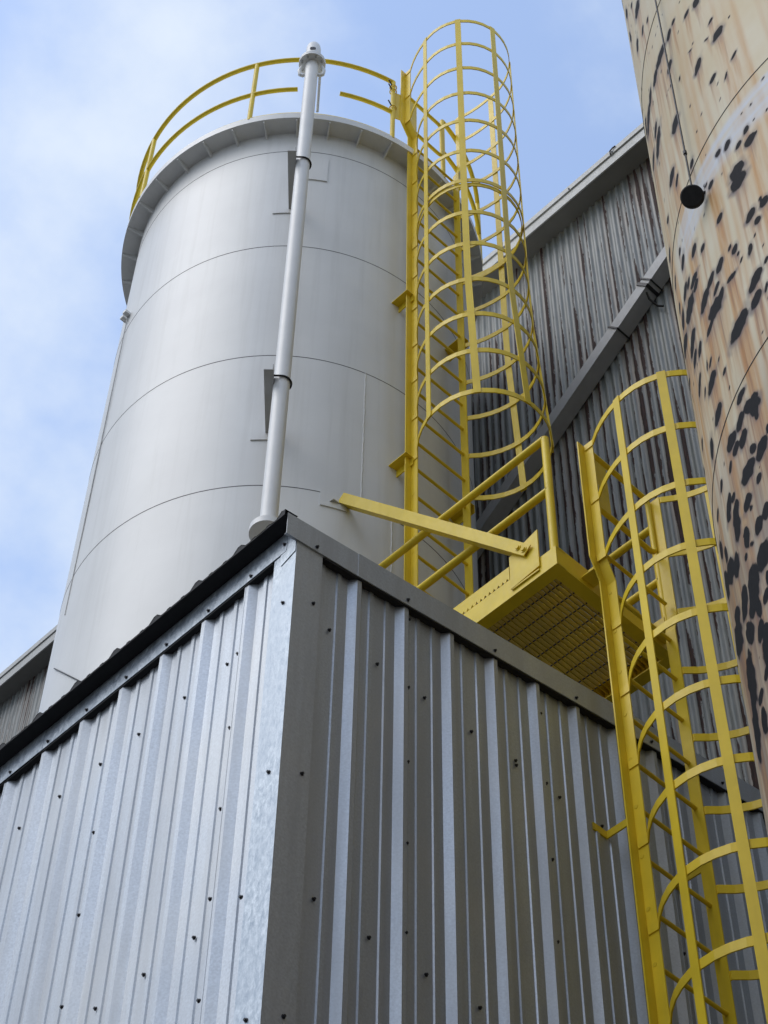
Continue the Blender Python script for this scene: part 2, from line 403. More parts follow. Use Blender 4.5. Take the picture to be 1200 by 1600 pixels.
# ------------------------------------------------------------------ ground
gm = MB().box((-150, -150, GZ - 0.3), (150, 150, GZ))
yard = gm.build('ground', M['concrete']); yard['kind'] = 'structure'; yard['label'] = 'concrete yard below the shed and tanks'

# ------------------------------------------------------------------ sheet-metal shed
P = 0.305
SHX, SHY, RS = 3.93, 5.2, 0.177                    # shed size along x and y, roof rise per metre of x
shed = thing('metal_shed', 'low metal shed with ribbed galvanised walls and black roof edge', 'shed')

def rib_profile(s0, s1, ribc):
    """panel outline across the wall: (position, outward height), ribs at ribc + k*P, two stiffeners between"""
    pts = []
    k0 = int(math.floor((s0 - ribc) / P)) - 1; k1 = int(math.ceil((s1 - ribc) / P)) + 1
    for k in range(k0, k1 + 1):
        c = ribc + k * P
        pts += [(c - 0.046, 0), (c - 0.013, 0.032), (c + 0.013, 0.032), (c + 0.046, 0)]
        for q in (P / 3, 2 * P / 3):
            pts += [(c + q - 0.0155, 0), (c + q - 0.011, 0.0075), (c + q + 0.011, 0.0075), (c + q + 0.0155, 0)]
    out = [p_ for p_ in pts if s0 < p_[0] < s1]
    def at(x):
        for a, b2 in zip(pts, pts[1:]):
            if a[0] <= x <= b2[0]: return a[1] + (b2[1] - a[1]) * (x - a[0]) / (b2[0] - a[0])
        return 0
    return [(s0, at(s0))] + out + [(s1, at(s1))]

def wall_panel(axis, s0, s1, ribc, lift, top):
    pr = rib_profile(s0, s1, ribc); mb = MB(); T_ = 0.0012
    def pt(s, h, z):
        q = 0.033 - h - lift                        # distance behind the rib-top plane
        return (s, q, z) if axis == 'x' else (q, s, z)
    outer = [[pt(s, h, GZ + 0.05), pt(s, h, top(s))] for s, h in pr]
    inner = [[pt(s, h - T_, GZ + 0.05), pt(s, h - T_, top(s))] for s, h in pr]
    k = len(pr); vv = []
    for a in outer: vv += a
    for a in inner: vv += a
    fs = []
    for i in range(k - 1):
        o1, o2, o3, o4 = 2 * i, 2 * i + 1, 2 * i + 3, 2 * i + 2
        fs.append((o1, o4, o3, o2)); fs.append((2 * k + o1, 2 * k + o2, 2 * k + o3, 2 * k + o4))
        fs.append((o1, 2 * k + o1, 2 * k + o4, o4)); fs.append((o2, o3, 2 * k + o3, 2 * k + o2))
    fs.append((0, 1, 2 * k + 1, 2 * k)); e = 2 * (k - 1)
    fs.append((e, 2 * k + e, 2 * k + e + 1, e + 1))
    mb.add(vv, fs)
    return mb.build('wall_panel', M['galv'], shed)

RIBX, RIBY = 0.393, 0.340
edges = [0.02, 0.713, 1.627, 2.541, 3.455, SHX]
for i in range(5):
    wall_panel('x', edges[i], edges[i + 1] + (0.03 if i < 4 else 0), RIBX, 0.0014 * (i % 2), lambda s: 0.10 + RS * s)
edges = [0.02, 0.347, 1.261, 2.175, 3.089, 4.003, SHY]
for i in range(6):
    wall_panel('y', edges[i], edges[i + 1] + (0.03 if i < 5 else 0), RIBY, 0.0014 * (i % 2), lambda s: 0.10)
# plain back and far walls
MB().box((0.05, SHY - 0.05, GZ + 0.05), (SHX, SHY, 0.1)).build('back_wall', M['galv'], shed)

# corner trim: spangled face to the left, same sheet folded round to the right
c0 = -0.003
MB().box((c0, c0, GZ + 0.05), (c0 + 0.0015, 0.147, 0.06)).build('corner_trim', M['zinc'], shed)
MB().box((c0 + 0.0016, c0, GZ + 0.05), (0.156, c0 + 0.0015, 0.06)).build('corner_trim', M['galv'], shed)
# eave trim band with a mitred lap at the corner
et = MB()
et.box((-0.0085, 0.062, 0.005), (-0.005, 1.9, 0.140)).box((-0.0105, 1.87, 0.004), (-0.0088, SHY, 0.141))
et.build('eave_trim', M['zinc'], shed)
et = MB().prism([(-0.007, 0.0, 0.135), (-0.007, 0.0, -0.045), (-0.007, 0.095, -0.078), (-0.007, 0.10, 0.0), (-0.007, 0.06, 0.005), (-0.007, 0.06, 0.135)], (0.0025, 0, 0))
et.build('trim_flap', M['zinc'], shed)
# rake trim: two lapped lengths following the roof slope, hemmed lower lip
for a, b_, off, zz in ((-0.075, 0.375, 0.0, 0), (0.369, 2.20, 0.002, 0.001), (2.195, SHX, 0.0, 0)):
    rk = MB()
    y = -0.012 - off
    rk.prism([(a, y, 0.012 + RS * max(a, 0) - zz), (b_, y, 0.012 + RS * b_ - zz), (b_, y, 0.173 + RS * b_ + zz), (a, y, 0.173 + RS * a + zz)], (0, 0.002, 0))
    rk.prism([(a, y + 0.0025, 0.173 + RS * a), (b_, y + 0.0025, 0.173 + RS * b_), (b_, 0.10, 0.173 + RS * b_), (a, 0.10, 0.173 + RS * a)], (0, 0, 0.0015))
    rk.prism([(a, y + 0.0025, 0.012 + RS * max(a, 0)), (b_, y + 0.0025, 0.012 + RS * b_), (b_, y + 0.014, 0.012 + RS * b_), (a, y + 0.014, 0.012 + RS * max(a, 0))], (0, 0, 0.0012))
    rk.build('rake_trim', M['galv'], shed)
# black strips added as painted shade in the gaps behind the trims
MB().box((-0.004, 0.16, -0.006), (0.029, SHY - 0.1, 0.132)).build('gap_shade_strip', M['foam_and_gap_shade'], shed)
MB().prism([(0.17, 0.029, 0.004 + RS * 0.17), (SHX, 0.029, 0.004 + RS * SHX), (SHX, 0.029, 0.16 + RS * SHX), (0.17, 0.029, 0.16 + RS * 0.17)], (0, -0.036, 0)).build('gap_shade_strip', M['foam_and_gap_shade'], shed)
# roof panels, ribs running up the slope, dark underside at the eave
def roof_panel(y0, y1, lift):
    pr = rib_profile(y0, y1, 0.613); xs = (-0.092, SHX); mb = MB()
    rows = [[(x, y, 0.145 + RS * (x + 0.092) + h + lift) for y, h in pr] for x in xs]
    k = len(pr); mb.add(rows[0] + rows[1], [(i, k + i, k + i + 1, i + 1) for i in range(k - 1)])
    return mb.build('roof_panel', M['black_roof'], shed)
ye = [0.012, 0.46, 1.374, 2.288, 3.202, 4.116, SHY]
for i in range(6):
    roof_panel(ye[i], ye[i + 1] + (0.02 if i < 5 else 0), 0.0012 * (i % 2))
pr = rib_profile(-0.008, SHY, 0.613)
for nm, mt, dz, x0, x1 in (('eave_closure', M['foam_and_gap_shade'], -0.0025, -0.0905, -0.012),):
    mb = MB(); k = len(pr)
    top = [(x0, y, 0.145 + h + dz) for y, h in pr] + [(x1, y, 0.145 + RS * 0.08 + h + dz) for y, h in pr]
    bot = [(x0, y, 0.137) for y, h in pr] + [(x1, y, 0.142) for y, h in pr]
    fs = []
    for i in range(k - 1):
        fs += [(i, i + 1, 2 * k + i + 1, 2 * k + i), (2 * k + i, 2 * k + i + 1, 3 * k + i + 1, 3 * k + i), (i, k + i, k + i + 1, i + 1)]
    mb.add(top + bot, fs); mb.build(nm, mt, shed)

# hex-head screws with washers, one shared mesh
sc = MB()
sc.loft([[(0.0095 * math.cos(q * PI / 4), 0.0095 * math.sin(q * PI / 4), z) for q in range(8)] for z in (0, 0.003)])
sc.loft([[(0.0062 * math.cos(q * PI / 3), 0.0062 * math.sin(q * PI / 3), z) for q in range(6)] for z in (0.003, 0.011)])
s_me = bpy.data.meshes.new('screw'); s_me.from_pydata(sc.v, [], sc.f); s_me.materials.append(M['screw_dark'])
def screw(loc, nrm, par=None):
    o = bpy.data.objects.new('screw', s_me); COL.objects.link(o); o.parent = par or shed
    o.rotation_euler = Vector(nrm).to_track_quat('Z', 'Y').to_euler()
    o.location = loc
    return o
NX, NY = (-1, 0, 0), (0, -1, 0)
for (y, z) in ((0.455, -0.43), (0.749, -0.428), (1.075, -0.43), (1.262, -0.436), (1.358, -0.426), (1.667, -0.425), (1.982, -0.423), (0.774, -1.973), (1.077, -1.972), (0.472, -1.964), (1.38, -1.97), (1.68, -1.975), (0.46, -3.51), (0.76, -3.5), (1.07, -3.5)):
    screw((0.026, y, z), NX)
for (y, z) in ((0.347, -0.45), (0.347, -0.915), (0.351, -1.378), (0.357, -1.846), (0.36, -2.327), (1.269, -0.915), (1.274, -1.383), (1.282, -1.858), (1.275, -2.33), (2.18, -0.9), (2.185, -1.38)):
    screw((0.006, y + 0.012, z), NX)
for (y, z) in ((0.06, -0.356), (0.062, -1.383), (0.075, -2.576), (0.165, -1.965)):
    screw((-0.003, y, z), NX)
for (y, z) in ((0.303, 0.017), (0.603, 0.018), (0.908, 0.02), (1.21, 0.022), (1.515, 0.02), (1.823, 0.022), (2.13, 0.02), (0.075, 0.05)):
    screw((-0.0085, y, z + 0.008), NX)
for (x, z) in ((0.242, -0.371), (0.537, -0.369), (0.838, -0.367), (1.145, -0.367), (1.444, -0.348), (1.447, -0.376), (1.746, -0.383), (2.05, -0.37), (2.36, -0.37), (2.66, -0.37), (0.235, -1.915), (0.527, -1.932), (0.841, -1.935), (1.145, -1.93), (1.45, -1.93), (1.75, -1.935), (2.05, -1.93), (2.36, -1.93), (0.24, -3.47), (0.53, -3.47)):
    screw((x, 0.026, z), NY)
for (x, z) in ((0.719, 0.065), (0.714, -0.405), (0.713, -0.873), (0.710, -1.344), (0.707, -1.816), (0.707, -2.29), (1.626, 0.085), (1.631, -0.383), (1.636, -0.854), (1.63, -1.33), (1.63, -1.8), (2.55, -0.4), (2.55, -0.87), (2.55, -1.34)):
    screw((x, 0.006, z), NY)
for (x, z) in ((0.115, -0.317), (0.112, -1.358), (0.099, -2.547)):
    screw((x, -0.003, z), NY)
for x in (0.108, 0.691, 1.291, 1.893, 2.49, 3.09):
    screw((x, -0.0145, 0.043 + RS * x), NY)
rebase(shed, (0, 0, GZ))

# ------------------------------------------------------------------ white tank
TC, TR = (2.198, 2.913), 1.475
silo = thing('storage_tank', 'tall white cylindrical tank with a yellow handrail round its flat top', 'tank')
SEG = 144
zs_ = [GZ, GZ + 0.7]
seams = [7.811, 6.269, 4.746, 3.225, 1.701, 0.177, -1.347, -2.871, -4.395, -5.919, -7.443]
zz_ = [GZ] + sorted(seams) + [8.135]
for a, b_ in zip(zz_, zz_[1:]):
    mb = MB()
    mb.loft([[pol(TC, TR, 2 * PI * k / SEG, z) for k in range(SEG)] for z in (a, b_)], False, True)
    mb.build('shell_course', M['white_paint'], silo)
for z in seams:
    mb = MB()
    mb.loft([[pol(TC, TR + r, 2 * PI * k / SEG, z + q) for k in range(SEG)] for r, q in ((0.0, -0.0045), (0.0016, -0.0022), (0.0016, 0.0022), (0.0, 0.0045))], False, True)
    mb.build('weld_seam', M['weld_dark'], silo)
def vweld(th, z0, z1):
    pts = []
    k = int((z1 - z0) / 0.03)
    for i in range(k + 1):
        z = z0 + (z1 - z0) * i / k
        pts.append(pol(TC, TR + 0.0015, R_(th) + 0.0012 * math.sin(i * 1.7) + 0.0008 * math.sin(i * 0.61), z))
    MB().tube(pts, 0.0055, 6).build('weld_bead', M['weld_bead'], silo)
vweld(-108.05, 3.235, 4.736); vweld(-98.8, 1.711, 3.215); vweld(62, 6.28, 7.8); vweld(20, 4.75, 6.26)
# rim: underside plate, upstand, roof
RF = 1.622
mb = MB(); ring = lambda r, z: [pol(TC, r, 2 * PI * k / SEG, z) for k in range(SEG)]
mb.loft([ring(TR - 0.01, 8.135), ring(RF, 8.135)], False, True)
mb.loft([ring(RF, 8.135), ring(RF, 8.222)], False, True)
mb.loft([ring(RF, 8.222), ring(RF - 0.008, 8.222)], False, False)
mb.loft([ring(RF - 0.008, 8.222), ring(RF - 0.008, 8.145)], False, True)
mb.build('top_flange', M['white_paint'], silo)
mb = MB(); mb.loft([ring(RF - 0.008, 8.15), ring(0.15, 8.28)], False, True); mb.add(ring(0.15, 8.28), [tuple(range(SEG))])
mb.build('roof_plate', M['white_paint'], silo)
gs = MB()
gs.prism([(TR - 0.003, -0.005, 8.134), (RF - 0.012, -0.005, 8.134), (RF - 0.012, -0.005, 8.108), (TR - 0.003, -0.005, 8.050)], (0, 0.012, 0))
g_me = bpy.data.meshes.new('gusset'); g_me.from_pydata(gs.v, [], gs.f); g_me.materials.append(M['white_paint'])
for k in range(36):
    o = bpy.data.objects.new('gusset', g_me); COL.objects.link(o); o.parent = silo
    o.location = (TC[0], TC[1], 0); o.rotation_euler = (0, 0, R_(-134.2 + 10 * k))
mb = MB(); mb.loft([ring(1.606, 8.205), ring(1.606, 8.262), ring(1.600, 8.262), ring(1.600, 8.205)], False, True)
mb.build('toe_board', M['yellow_paint'], silo)
# doubler pads
def pad(t0, t1, z0, z1):
    mb = MB(); k = 8; th = [R_(t0 + (t1 - t0) * i / k) for i in range(k + 1)]
    mb.loft([[pol(TC, TR + 0.001, t, z0), pol(TC, TR + 0.009, t, z0), pol(TC, TR + 0.009, t, z1), pol(TC, TR + 0.001, t, z1)] for t in th])
    mb.build('doubler_pad', M['white_paint'], silo)
pad(-129.5, -123.2, 7.335, 7.71); pad(-139.3, -133.0, 6.77, 6.98); pad(-138.2, -131.5, 3.72, 3.95); pad(-119.0, -112.0, 3.085, 3.26)
# guard rail round the roof
def arc(r, a0, a1, z, step=3.0):
    k = max(2, int(abs(a1 - a0) / step)); return [pol(TC, r, R_(a0 + (a1 - a0) * i / k), z) for i in range(k + 1)]
RR = 1.605
gr = MB().tube(arc(RR, -104, -443 + 0, 9.285), 0.0215, 10).build('guard_rail', M['yellow_paint'], silo)
MB().tube(arc(RR, -104, -121.7, 8.70), 0.0205, 10).build('mid_rail', M['yellow_paint'], gr)
MB().tube(arc(RR, -134.9, -443, 8.70), 0.0205, 10).build('mid_rail', M['yellow_paint'], gr)
ps = MB().tube([(RR, 0, 8.205), (RR, 0, 9.285)], 0.0215, 10)
p_me = bpy.data.meshes.new('rail_post'); p_me.from_pydata(ps.v, [], ps.f); p_me.polygons.foreach_set('use_smooth', ps.sm); p_me.materials.append(M['yellow_paint'])
for a in (-104, -149, 166, 121, 76, 31, -14, -50, -83):
    o = bpy.data.objects.new('rail_post', p_me); COL.objects.link(o); o.parent = gr
    o.location = (TC[0], TC[1], 0); o.rotation_euler = (0, 0, R_(a))
# clip and earthing wire on the far left of the shell, thin wire lower down
mb = MB()
for dz, dt in ((0, 0), (0.0, 2.2)):
    q = pol(TC, TR + 0.03, R_(162.0 + dt), 6.48 + dz)
    mb.box((q.x - 0.025, q.y - 0.02, q.z - 0.015), (q.x + 0.045, q.y + 0.02, q.z + 0.015))
mb.build('wire_clip', M['white_paint'], silo)
MB().tube([pol(TC, TR + 0.012 - 0.001 * i, R_(163.5 + 0.06 * math.sin(i)), 6.46 - 0.33 * i) for i in range(12)], 0.005, 6).build('earth_wire', M['bracket_grey'], silo)
MB().tube([pol(TC, TR + 0.006, R_(164.9 + 17.2 * i / 8), 2.273 - 0.49 * i / 8) for i in range(9)], 0.0045, 6).build('thin_wire', M['steel_dark'], silo)
rebase(silo, (TC[0], TC[1], GZ))

# ------------------------------------------------------------------ vent pipe up the tank
PX, PY = 0.982, 1.496
pipe = thing('vent_pipe', 'slim white pipe standing up the front of the white tank, capped above the rim', 'pipe')
def vtube(r0, z0, z1, seg=32): return MB().loft([[(PX + r0 * math.cos(2 * PI * k / seg), PY + r0 * math.sin(2 * PI * k / seg), z) for k in range(seg)] for z in (z0, z1)], True, True)
vtube(0.0555, 2.285, 8.63).build('pipe', M['pipe_paint'], pipe)
vtube(0.112, 2.235, 2.285).build('bottom_flange', M['pipe_paint'], pipe)
vtube(0.115, 8.63, 8.652).build('top_flange', M['pipe_paint'], pipe)
fl = vtube(0.115, 8.656, 8.678).build('top_flange', M['pipe_paint'], pipe)
bm = MB().loft([[(0.011 * math.cos(i * PI / 3), 0.011 * math.sin(i * PI / 3), z) for i in range(6)] for z in (-0.038, 0.038)])
b_me = bpy.data.meshes.new('flange_bolt'); b_me.from_pydata(bm.v, [], bm.f); b_me.materials.append(M['bracket_grey'])
for k in range(8):
    a = 2 * PI * (k + 0.5) / 8
    o = bpy.data.objects.new('flange_bolt', b_me); COL.objects.link(o); o.parent = fl
    o.location = (PX + 0.09 * math.cos(a), PY + 0.09 * math.sin(a), 8.654)
cap = MB(); seg = 32
cap.loft([[(PX + r * math.cos(2 * PI * k / seg), PY + r * math.sin(2 * PI * k / seg), z) for k in range(seg)] for r, z in ((0.064, 8.678), (0.064, 8.93), (0.058, 8.98), (0.043, 9.015), (0.02, 9.03))], True, True)
cap = cap.build('pipe_cap', M['pipe_paint'], pipe)
hd = Vector((-0.70, -0.71, 0)).normalized(); hp = Vector((PX, PY, 8.83)) + hd * 0.050
MB().tube([hp, hp + hd * 0.017], 0.026, 16).build('outlet_hole', M['steel_dark'], cap)
for sgn in (-1, 1):                                 # lugs under the flange
    t = Vector((-hd.y, hd.x, 0)) * sgn
    q = Vector((PX, PY, 0)) + t * 0.085
    MB().tube([q + Vector((0, 0, 8.60)), q + t * 0.020 + Vector((0, 0, 8.53)), q + t * 0.012 + Vector((0, 0, 8.45)), q - t * 0.012 + Vector((0, 0, 8.43)), q - t * 0.028 + Vector((0, 0, 8.45))], 0.016, 10).build('clamp_lug', M['pipe_paint'], pipe)
t = Vector((-hd.y, hd.x, 0)); t = t if t.x > 0 else -t
MB().tube([Vector((PX, PY, 8.52)) + t * 0.07 - hd * 0.04, Vector((PX, PY, 8.20)) + t * 0.055 - hd * 0.22], 0.012, 8).build('stay_rod', M['pipe_paint'], pipe)
def standoff(z):
    """horizontal angle out from the shell, u-bolt round the pipe beside it"""
    th = R_(-133.1)
    rad = Vector((math.cos(th), math.sin(th), 0)); tang = Vector((-math.sin(th), math.cos(th), 0))
    p0 = Vector((TC[0], TC[1], z)) + rad * (TR - 0.004); p1 = Vector((TC[0], TC[1], z)) + rad * (TR + 0.525)
    sec = lambda p: [p - tang * 0.034, p + tang * 0.030, p + tang * 0.030 + Vector((0, 0, 0.065)), p + tang * 0.024 + Vector((0, 0, 0.065)), p + tang * 0.024 + Vector((0, 0, 0.006)), p - tang * 0.034 + Vector((0, 0, 0.006))]
    MB().loft([sec(p0), sec(p1)]).build('standoff_bracket', M['bracket_grey'], pipe)
    c_ = Vector((PX, PY, z + 0.035)); pts = [c_ - tang * 0.075 + rad * 0.064]
    for k in range(13):
        a_ = PI / 2 - PI * k / 12
        pts.append(c_ + rad * 0.064 * math.sin(a_) + tang * 0.064 * math.cos(a_))
    pts.append(c_ - tang * 0.075 - rad * 0.064)
    MB().tube(pts, 0.0075, 8).build('u_bolt', M['steel_dark'], pipe)
standoff(6.828); standoff(3.794)
rebase(pipe, (PX, PY, 2.235))

# ------------------------------------------------------------------ caged ladders
EYE, KS = Vector((-3.53893, -4.35355, -6.81391)), 1.035
def pre(v_): return EYE + (Vector(v_) - EYE) / KS       # true position -> position before enlarge()
def enlarge(t):
    t.location = EYE + (t.location - EYE) * KS; t.scale = (KS, KS, KS)
Y = M['yellow_paint']
def caged_ladder(name, label, xl, xr, yr, zb, zt, zk0, zk1, sl_, sr_, rz, rung_top, hoops, centre, bars, bar_b, bar_t, extra):
    """yr: rung plane; rails flare by sl_/sr_ between zk0 and zk1; hoops: list of (z, dx, dr)"""
    t = thing(name, label, 'ladder')
    def rail(x, s, sh):
        sec = lambda xx, z: [(xx, yr - 0.043, z), (xx + s * 0.008, yr - 0.043, z), (xx + s * 0.008, yr + 0.017, z), (xx + s * 0.062, yr + 0.017, z), (xx + s * 0.062, yr + 0.025, z), (xx, yr + 0.025, z)]
        if s < 0: fix = lambda q: q[::-1]
        else: fix = lambda q: q
        secs = [fix(sec(x, zb)), fix(sec(x, zk0)), fix(sec(x + sh, zk1)), fix(sec(x + sh, zt))]
        return MB().loft(secs).build('rail', Y, t)
    rail(xl, -1, sl_); rail(xr, 1, sr_)
    z = rz
    while z > zb + 0.12: z -= 0.3048
    rm = MB().tube([(xl - 0.010, yr, 0), (xr + 0.010, yr, 0)], 0.0115, 10)
    me = bpy.data.meshes.new('rung'); me.from_pydata(rm.v, [], rm.f); me.polygons.foreach_set('use_smooth', rm.sm); me.materials.append(Y)
    while z < rung_top:
        if z > zb + 0.1:
            o = bpy.data.objects.new('rung', me); COL.objects.link(o); o.parent = t; o.location = (0, 0, z)
        z += 0.3048
    def hoop(z, dx, dr):
        up = z > (zk0 + zk1) / 2
        l_ = xl + (sl_ if up else 0); r__ = xr + (sr_ if up else 0)
        cx, cy, rr = centre[0] + dx, centre[1], centre[2] + dr
        p0 = Vector((l_ - 0.011, yr + 0.012, z)); p1 = Vector((l_ - 0.011, yr - 0.050, z))
        q1 = Vector((r__ + 0.011, yr - 0.050, z)); q0 = Vector((r__ + 0.011, yr + 0.012, z))
        a0 = math.atan2(p1.y - cy, p1.x - cx); a1 = math.atan2(q1.y - cy, q1.x - cx)
        if a0 < 0: a0 += 2 * PI
        a1 += 2 * PI
        d0 = (p1 - Vector((cx, cy, z))).length; d1 = (q1 - Vector((cx, cy, z))).length
        k = 30; pts = [p0, p1]
        for i in range(1, k):
            f_ = i / k; a = a0 + (a1 - a0) * f_
            e0 = max(0, 1 - f_ * 6); e1 = max(0, 1 - (1 - f_) * 6)
            rad = rr + (d0 - rr) * e0 * e0 + (d1 - rr) * e1 * e1
            pts.append(Vector((cx + rad * math.cos(a), cy + rad * math.sin(a), z)))
        pts += [q1, q0]
        mb = MB().flat(pts, 0.007, 0.05)
        mb.build('cage_hoop', Y, t)
    for h in hoops: hoop(*h)
    if extra: hoop(*extra)
    for a in bars:
        th = R_(a); secs = []
        tang = Vector((-math.sin(th), math.cos(th), 0)); out = Vector((math.cos(th), math.sin(th), 0))
        hs = sorted([(bar_b, hoops[-1][1], hoops[-1][2])] + [h for h in hoops if bar_b < h[0] < bar_t] + [(bar_t, 0, 0)])
        for z, dx, dr in hs:
            c_ = Vector((centre[0] + dx, centre[1], z)) + out * (centre[2] + dr + 0.0045)
            secs.append([c_ - tang * 0.0255, c_ + tang * 0.0255, c_ + tang * 0.0255 + out * 0.006, c_ - tang * 0.0255 + out * 0.006])
        MB().loft(secs).build('cage_bar', Y, t)
    return t
def gate(t, x0, x1, y, z0, z1, px):
    k = 6; r = 0.05; pts = [(x0, y, z1)]
    for i in range(k + 1):
        a = PI / 2 - PI / 2 * i / k; pts.append((x1 - r + r * math.cos(a), y, z1 - r + r * math.sin(a)))
    for i in range(k + 1):
        a = -PI / 2 * i / k; pts.append((x1 - r + r * math.cos(a), y, z0 + r + r * math.sin(a)))
    pts.append((x0, y, z0))
    gm_ = MB().tube(pts, 0.017, 10).build('gate', Y, t)
    MB().box((x0 + 0.005, y - 0.004, z0 + 0.01), (px, y + 0.004, z1 - 0.045)).build('gate_plate', Y, gm_)
    for z in (z1 - 0.03, z0 + 0.09):
        MB().tube([(x0 - 0.004, y - 0.03, z), (x0 - 0.004, y - 0.03, z + 0.06)], 0.009, 8).build('hinge_pin', M['pipe_paint'], gm_)
hz1 = [9.546, 9.08, 8.60, 8.125, 7.63, 7.11, 6.625, 6.13, 5.67, 5.17, 4.71, 4.25, 3.77]
lad1 = caged_ladder('caged_ladder', 'yellow caged ladder rising up the white tank to its roof', 2.022, 2.520, 1.3, 1.49, 9.58, 8.40, 8.58, -0.09, 0.055,
                    4.910, 8.45, [(z, 0.0 if z > 5.3 else (5.3 - z) * 0.035, 0.0 if z > 5.3 else (5.3 - z) * 0.024) for z in hz1], (2.222, 0.867, 0.412), (168, 217, 262, 318, 9), 3.74, 9.57, (6.575, 0, -0.012))
gate(lad1, 1.96, 2.375, 1.315, 8.58, 9.15, 2.06)
for x, s in ((2.022, -1), (2.520, 1)):
    for z in (5.85, 3.775):
        ye_ = TC[1] - math.sqrt(TR ** 2 - (x + s * 0.05 - TC[0]) ** 2)
        xa, xb = (x - 0.085, x - 0.012) if s < 0 else (x + 0.012, x + 0.085)
        xq = xa if s < 0 else xb
        mb = MB().prism([(xa, 1.29, z), (xb, 1.29, z), (xb, ye_ + 0.03, z), (xa, ye_ + 0.03, z)], (0, 0, 0.008))
        mb.prism([(xb - 0.008, 1.29, z - 0.001), (xb - 0.008, ye_ + 0.03, z - 0.001), (xb - 0.008, ye_ + 0.03, z - 0.075), (xb - 0.008, 1.29, z - 0.075)], (0.008, 0, 0))
        mb.build('standoff', Y, lad1)
    z = 8.17
    MB().prism([(x - 0.05, 1.32, z), (x + 0.05, 1.32, z), (x + 0.05, 1.42, z), (x - 0.05, 1.42, z)], (0, 0, 0.008)).build('standoff', Y, lad1)
# plate clamped to the guard-rail post beside the ladder head
mb = MB().prism([(1.822, 1.352, 8.62), (1.875, 1.330, 8.62), (1.875, 1.330, 9.10), (1.822, 1.352, 9.10)], (0.004, 0.008, 0))
pl = mb.build('clamp_plate', Y, lad1)
pp = pol(TC, RR, R_(-104), 0)
for z in (8.78, 9.10, 9.18):
    MB().tube([(pp.x + 0.03 * math.cos(a), pp.y + 0.03 * math.sin(a), z) for a in [2 * PI * i / 16 for i in range(16)]], 0.005, 6, closed=True).build('u_bolt', Y, pl)
    MB().tube([(pp.x - 0.025, pp.y - 0.01, z), (pp.x - 0.085, pp.y - 0.03, z)], 0.006, 6).build('bolt_end', M['steel_dark'], pl)
rebase(lad1, (2.27, 1.3, 1.49))

hz2 = [2.188 - 0.4965 * i for i in range(17)]
lad2 = caged_ladder('caged_ladder', 'yellow caged ladder against the shed wall, beside the rusty cream tank', 1.905, 2.376, -0.306, pre((0, 0, GZ)).z, 2.215, 1.03, 1.19, -0.062, 0.04,
                    1.267, 1.30, [(z, 0, 0) for z in hz2], (2.138, -0.735, 0.430), (168, 208, 262, 318, 17), hz2[-1] - 0.03, 2.215, None)
gate(lad2, 1.895, 2.405, -0.275, 1.735, 2.235, 2.03)
yw = pre((0, 0.0335, 0)).y
for z in (-0.62, -3.4, -6.2):
    MB().box((1.892, -0.281, z - 0.022), (1.900, yw, z + 0.022)).box((1.80, yw - 0.008, z - 0.022), (1.892, yw, z + 0.022)).build('wall_bracket', Y, lad2)
    MB().box((2.382, -0.281, z - 0.022), (2.390, yw, z + 0.022)).box((2.390, yw - 0.008, z - 0.022), (2.47, yw, z + 0.022)).build('wall_bracket', Y, lad2)
rebase(lad2, (2.14, -0.306, pre((0, 0, GZ)).z)); enlarge(lad2)

# ------------------------------------------------------------------ access platform between the ladders
plat = thing('access_platform', 'yellow steel platform with open grating that links the two caged ladders', 'platform')
X0, X1, Y0, Y1, ZB, ZT = 1.608, 2.600, -0.198, 1.12, 1.055, 1.200
def channel(a, b_, inward, name, ZB=ZB, ZT=ZT):
    """C-channel from a to b (plan points), web outside, flanges inward"""
    a = Vector((*a, 0)); b_ = Vector((*b_, 0)); i_ = Vector((*inward, 0))
    sec = [(0, ZB), (0.075, ZB), (0.075, ZB + 0.009), (0.008, ZB + 0.009), (0.008, ZT - 0.009), (0.075, ZT - 0.009), (0.075, ZT), (0, ZT)]
    return MB().loft([[p + i_ * q + Vector((0, 0, z)) for q, z in sec] for p in (a, b_)]).build(name, Y, plat)
channel((X0, Y0), (X0, Y1), (1, 0), 'side_channel')
channel((X1, Y0), (X1, Y1), (-1, 0), 'side_channel')
channel((X0 + 0.0085, Y0), (X1 - 0.0085, Y0), (0, 1), 'end_channel', ZB + 0.0015, ZT - 0.0015)
channel((X0 + 0.0085, Y1), (X1 - 0.0085, Y1), (0, -1), 'end_channel', ZB + 0.0015, ZT - 0.0015)
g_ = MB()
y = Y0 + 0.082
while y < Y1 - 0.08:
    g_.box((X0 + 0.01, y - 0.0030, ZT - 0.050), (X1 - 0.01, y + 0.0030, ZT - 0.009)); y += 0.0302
go = g_.build('grating', M['shaded_yellow'], plat); go['kind'] = 'stuff'  # yellow paint darkened to stand in for the shade under the deck
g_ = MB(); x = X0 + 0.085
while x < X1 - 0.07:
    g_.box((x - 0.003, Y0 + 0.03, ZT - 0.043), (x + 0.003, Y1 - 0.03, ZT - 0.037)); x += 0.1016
xo = g_.build('cross_rods', M['timber_and_rod_shade'], plat); xo['kind'] = 'stuff'  # yellow steel rods coloured dark, shade put into their colour
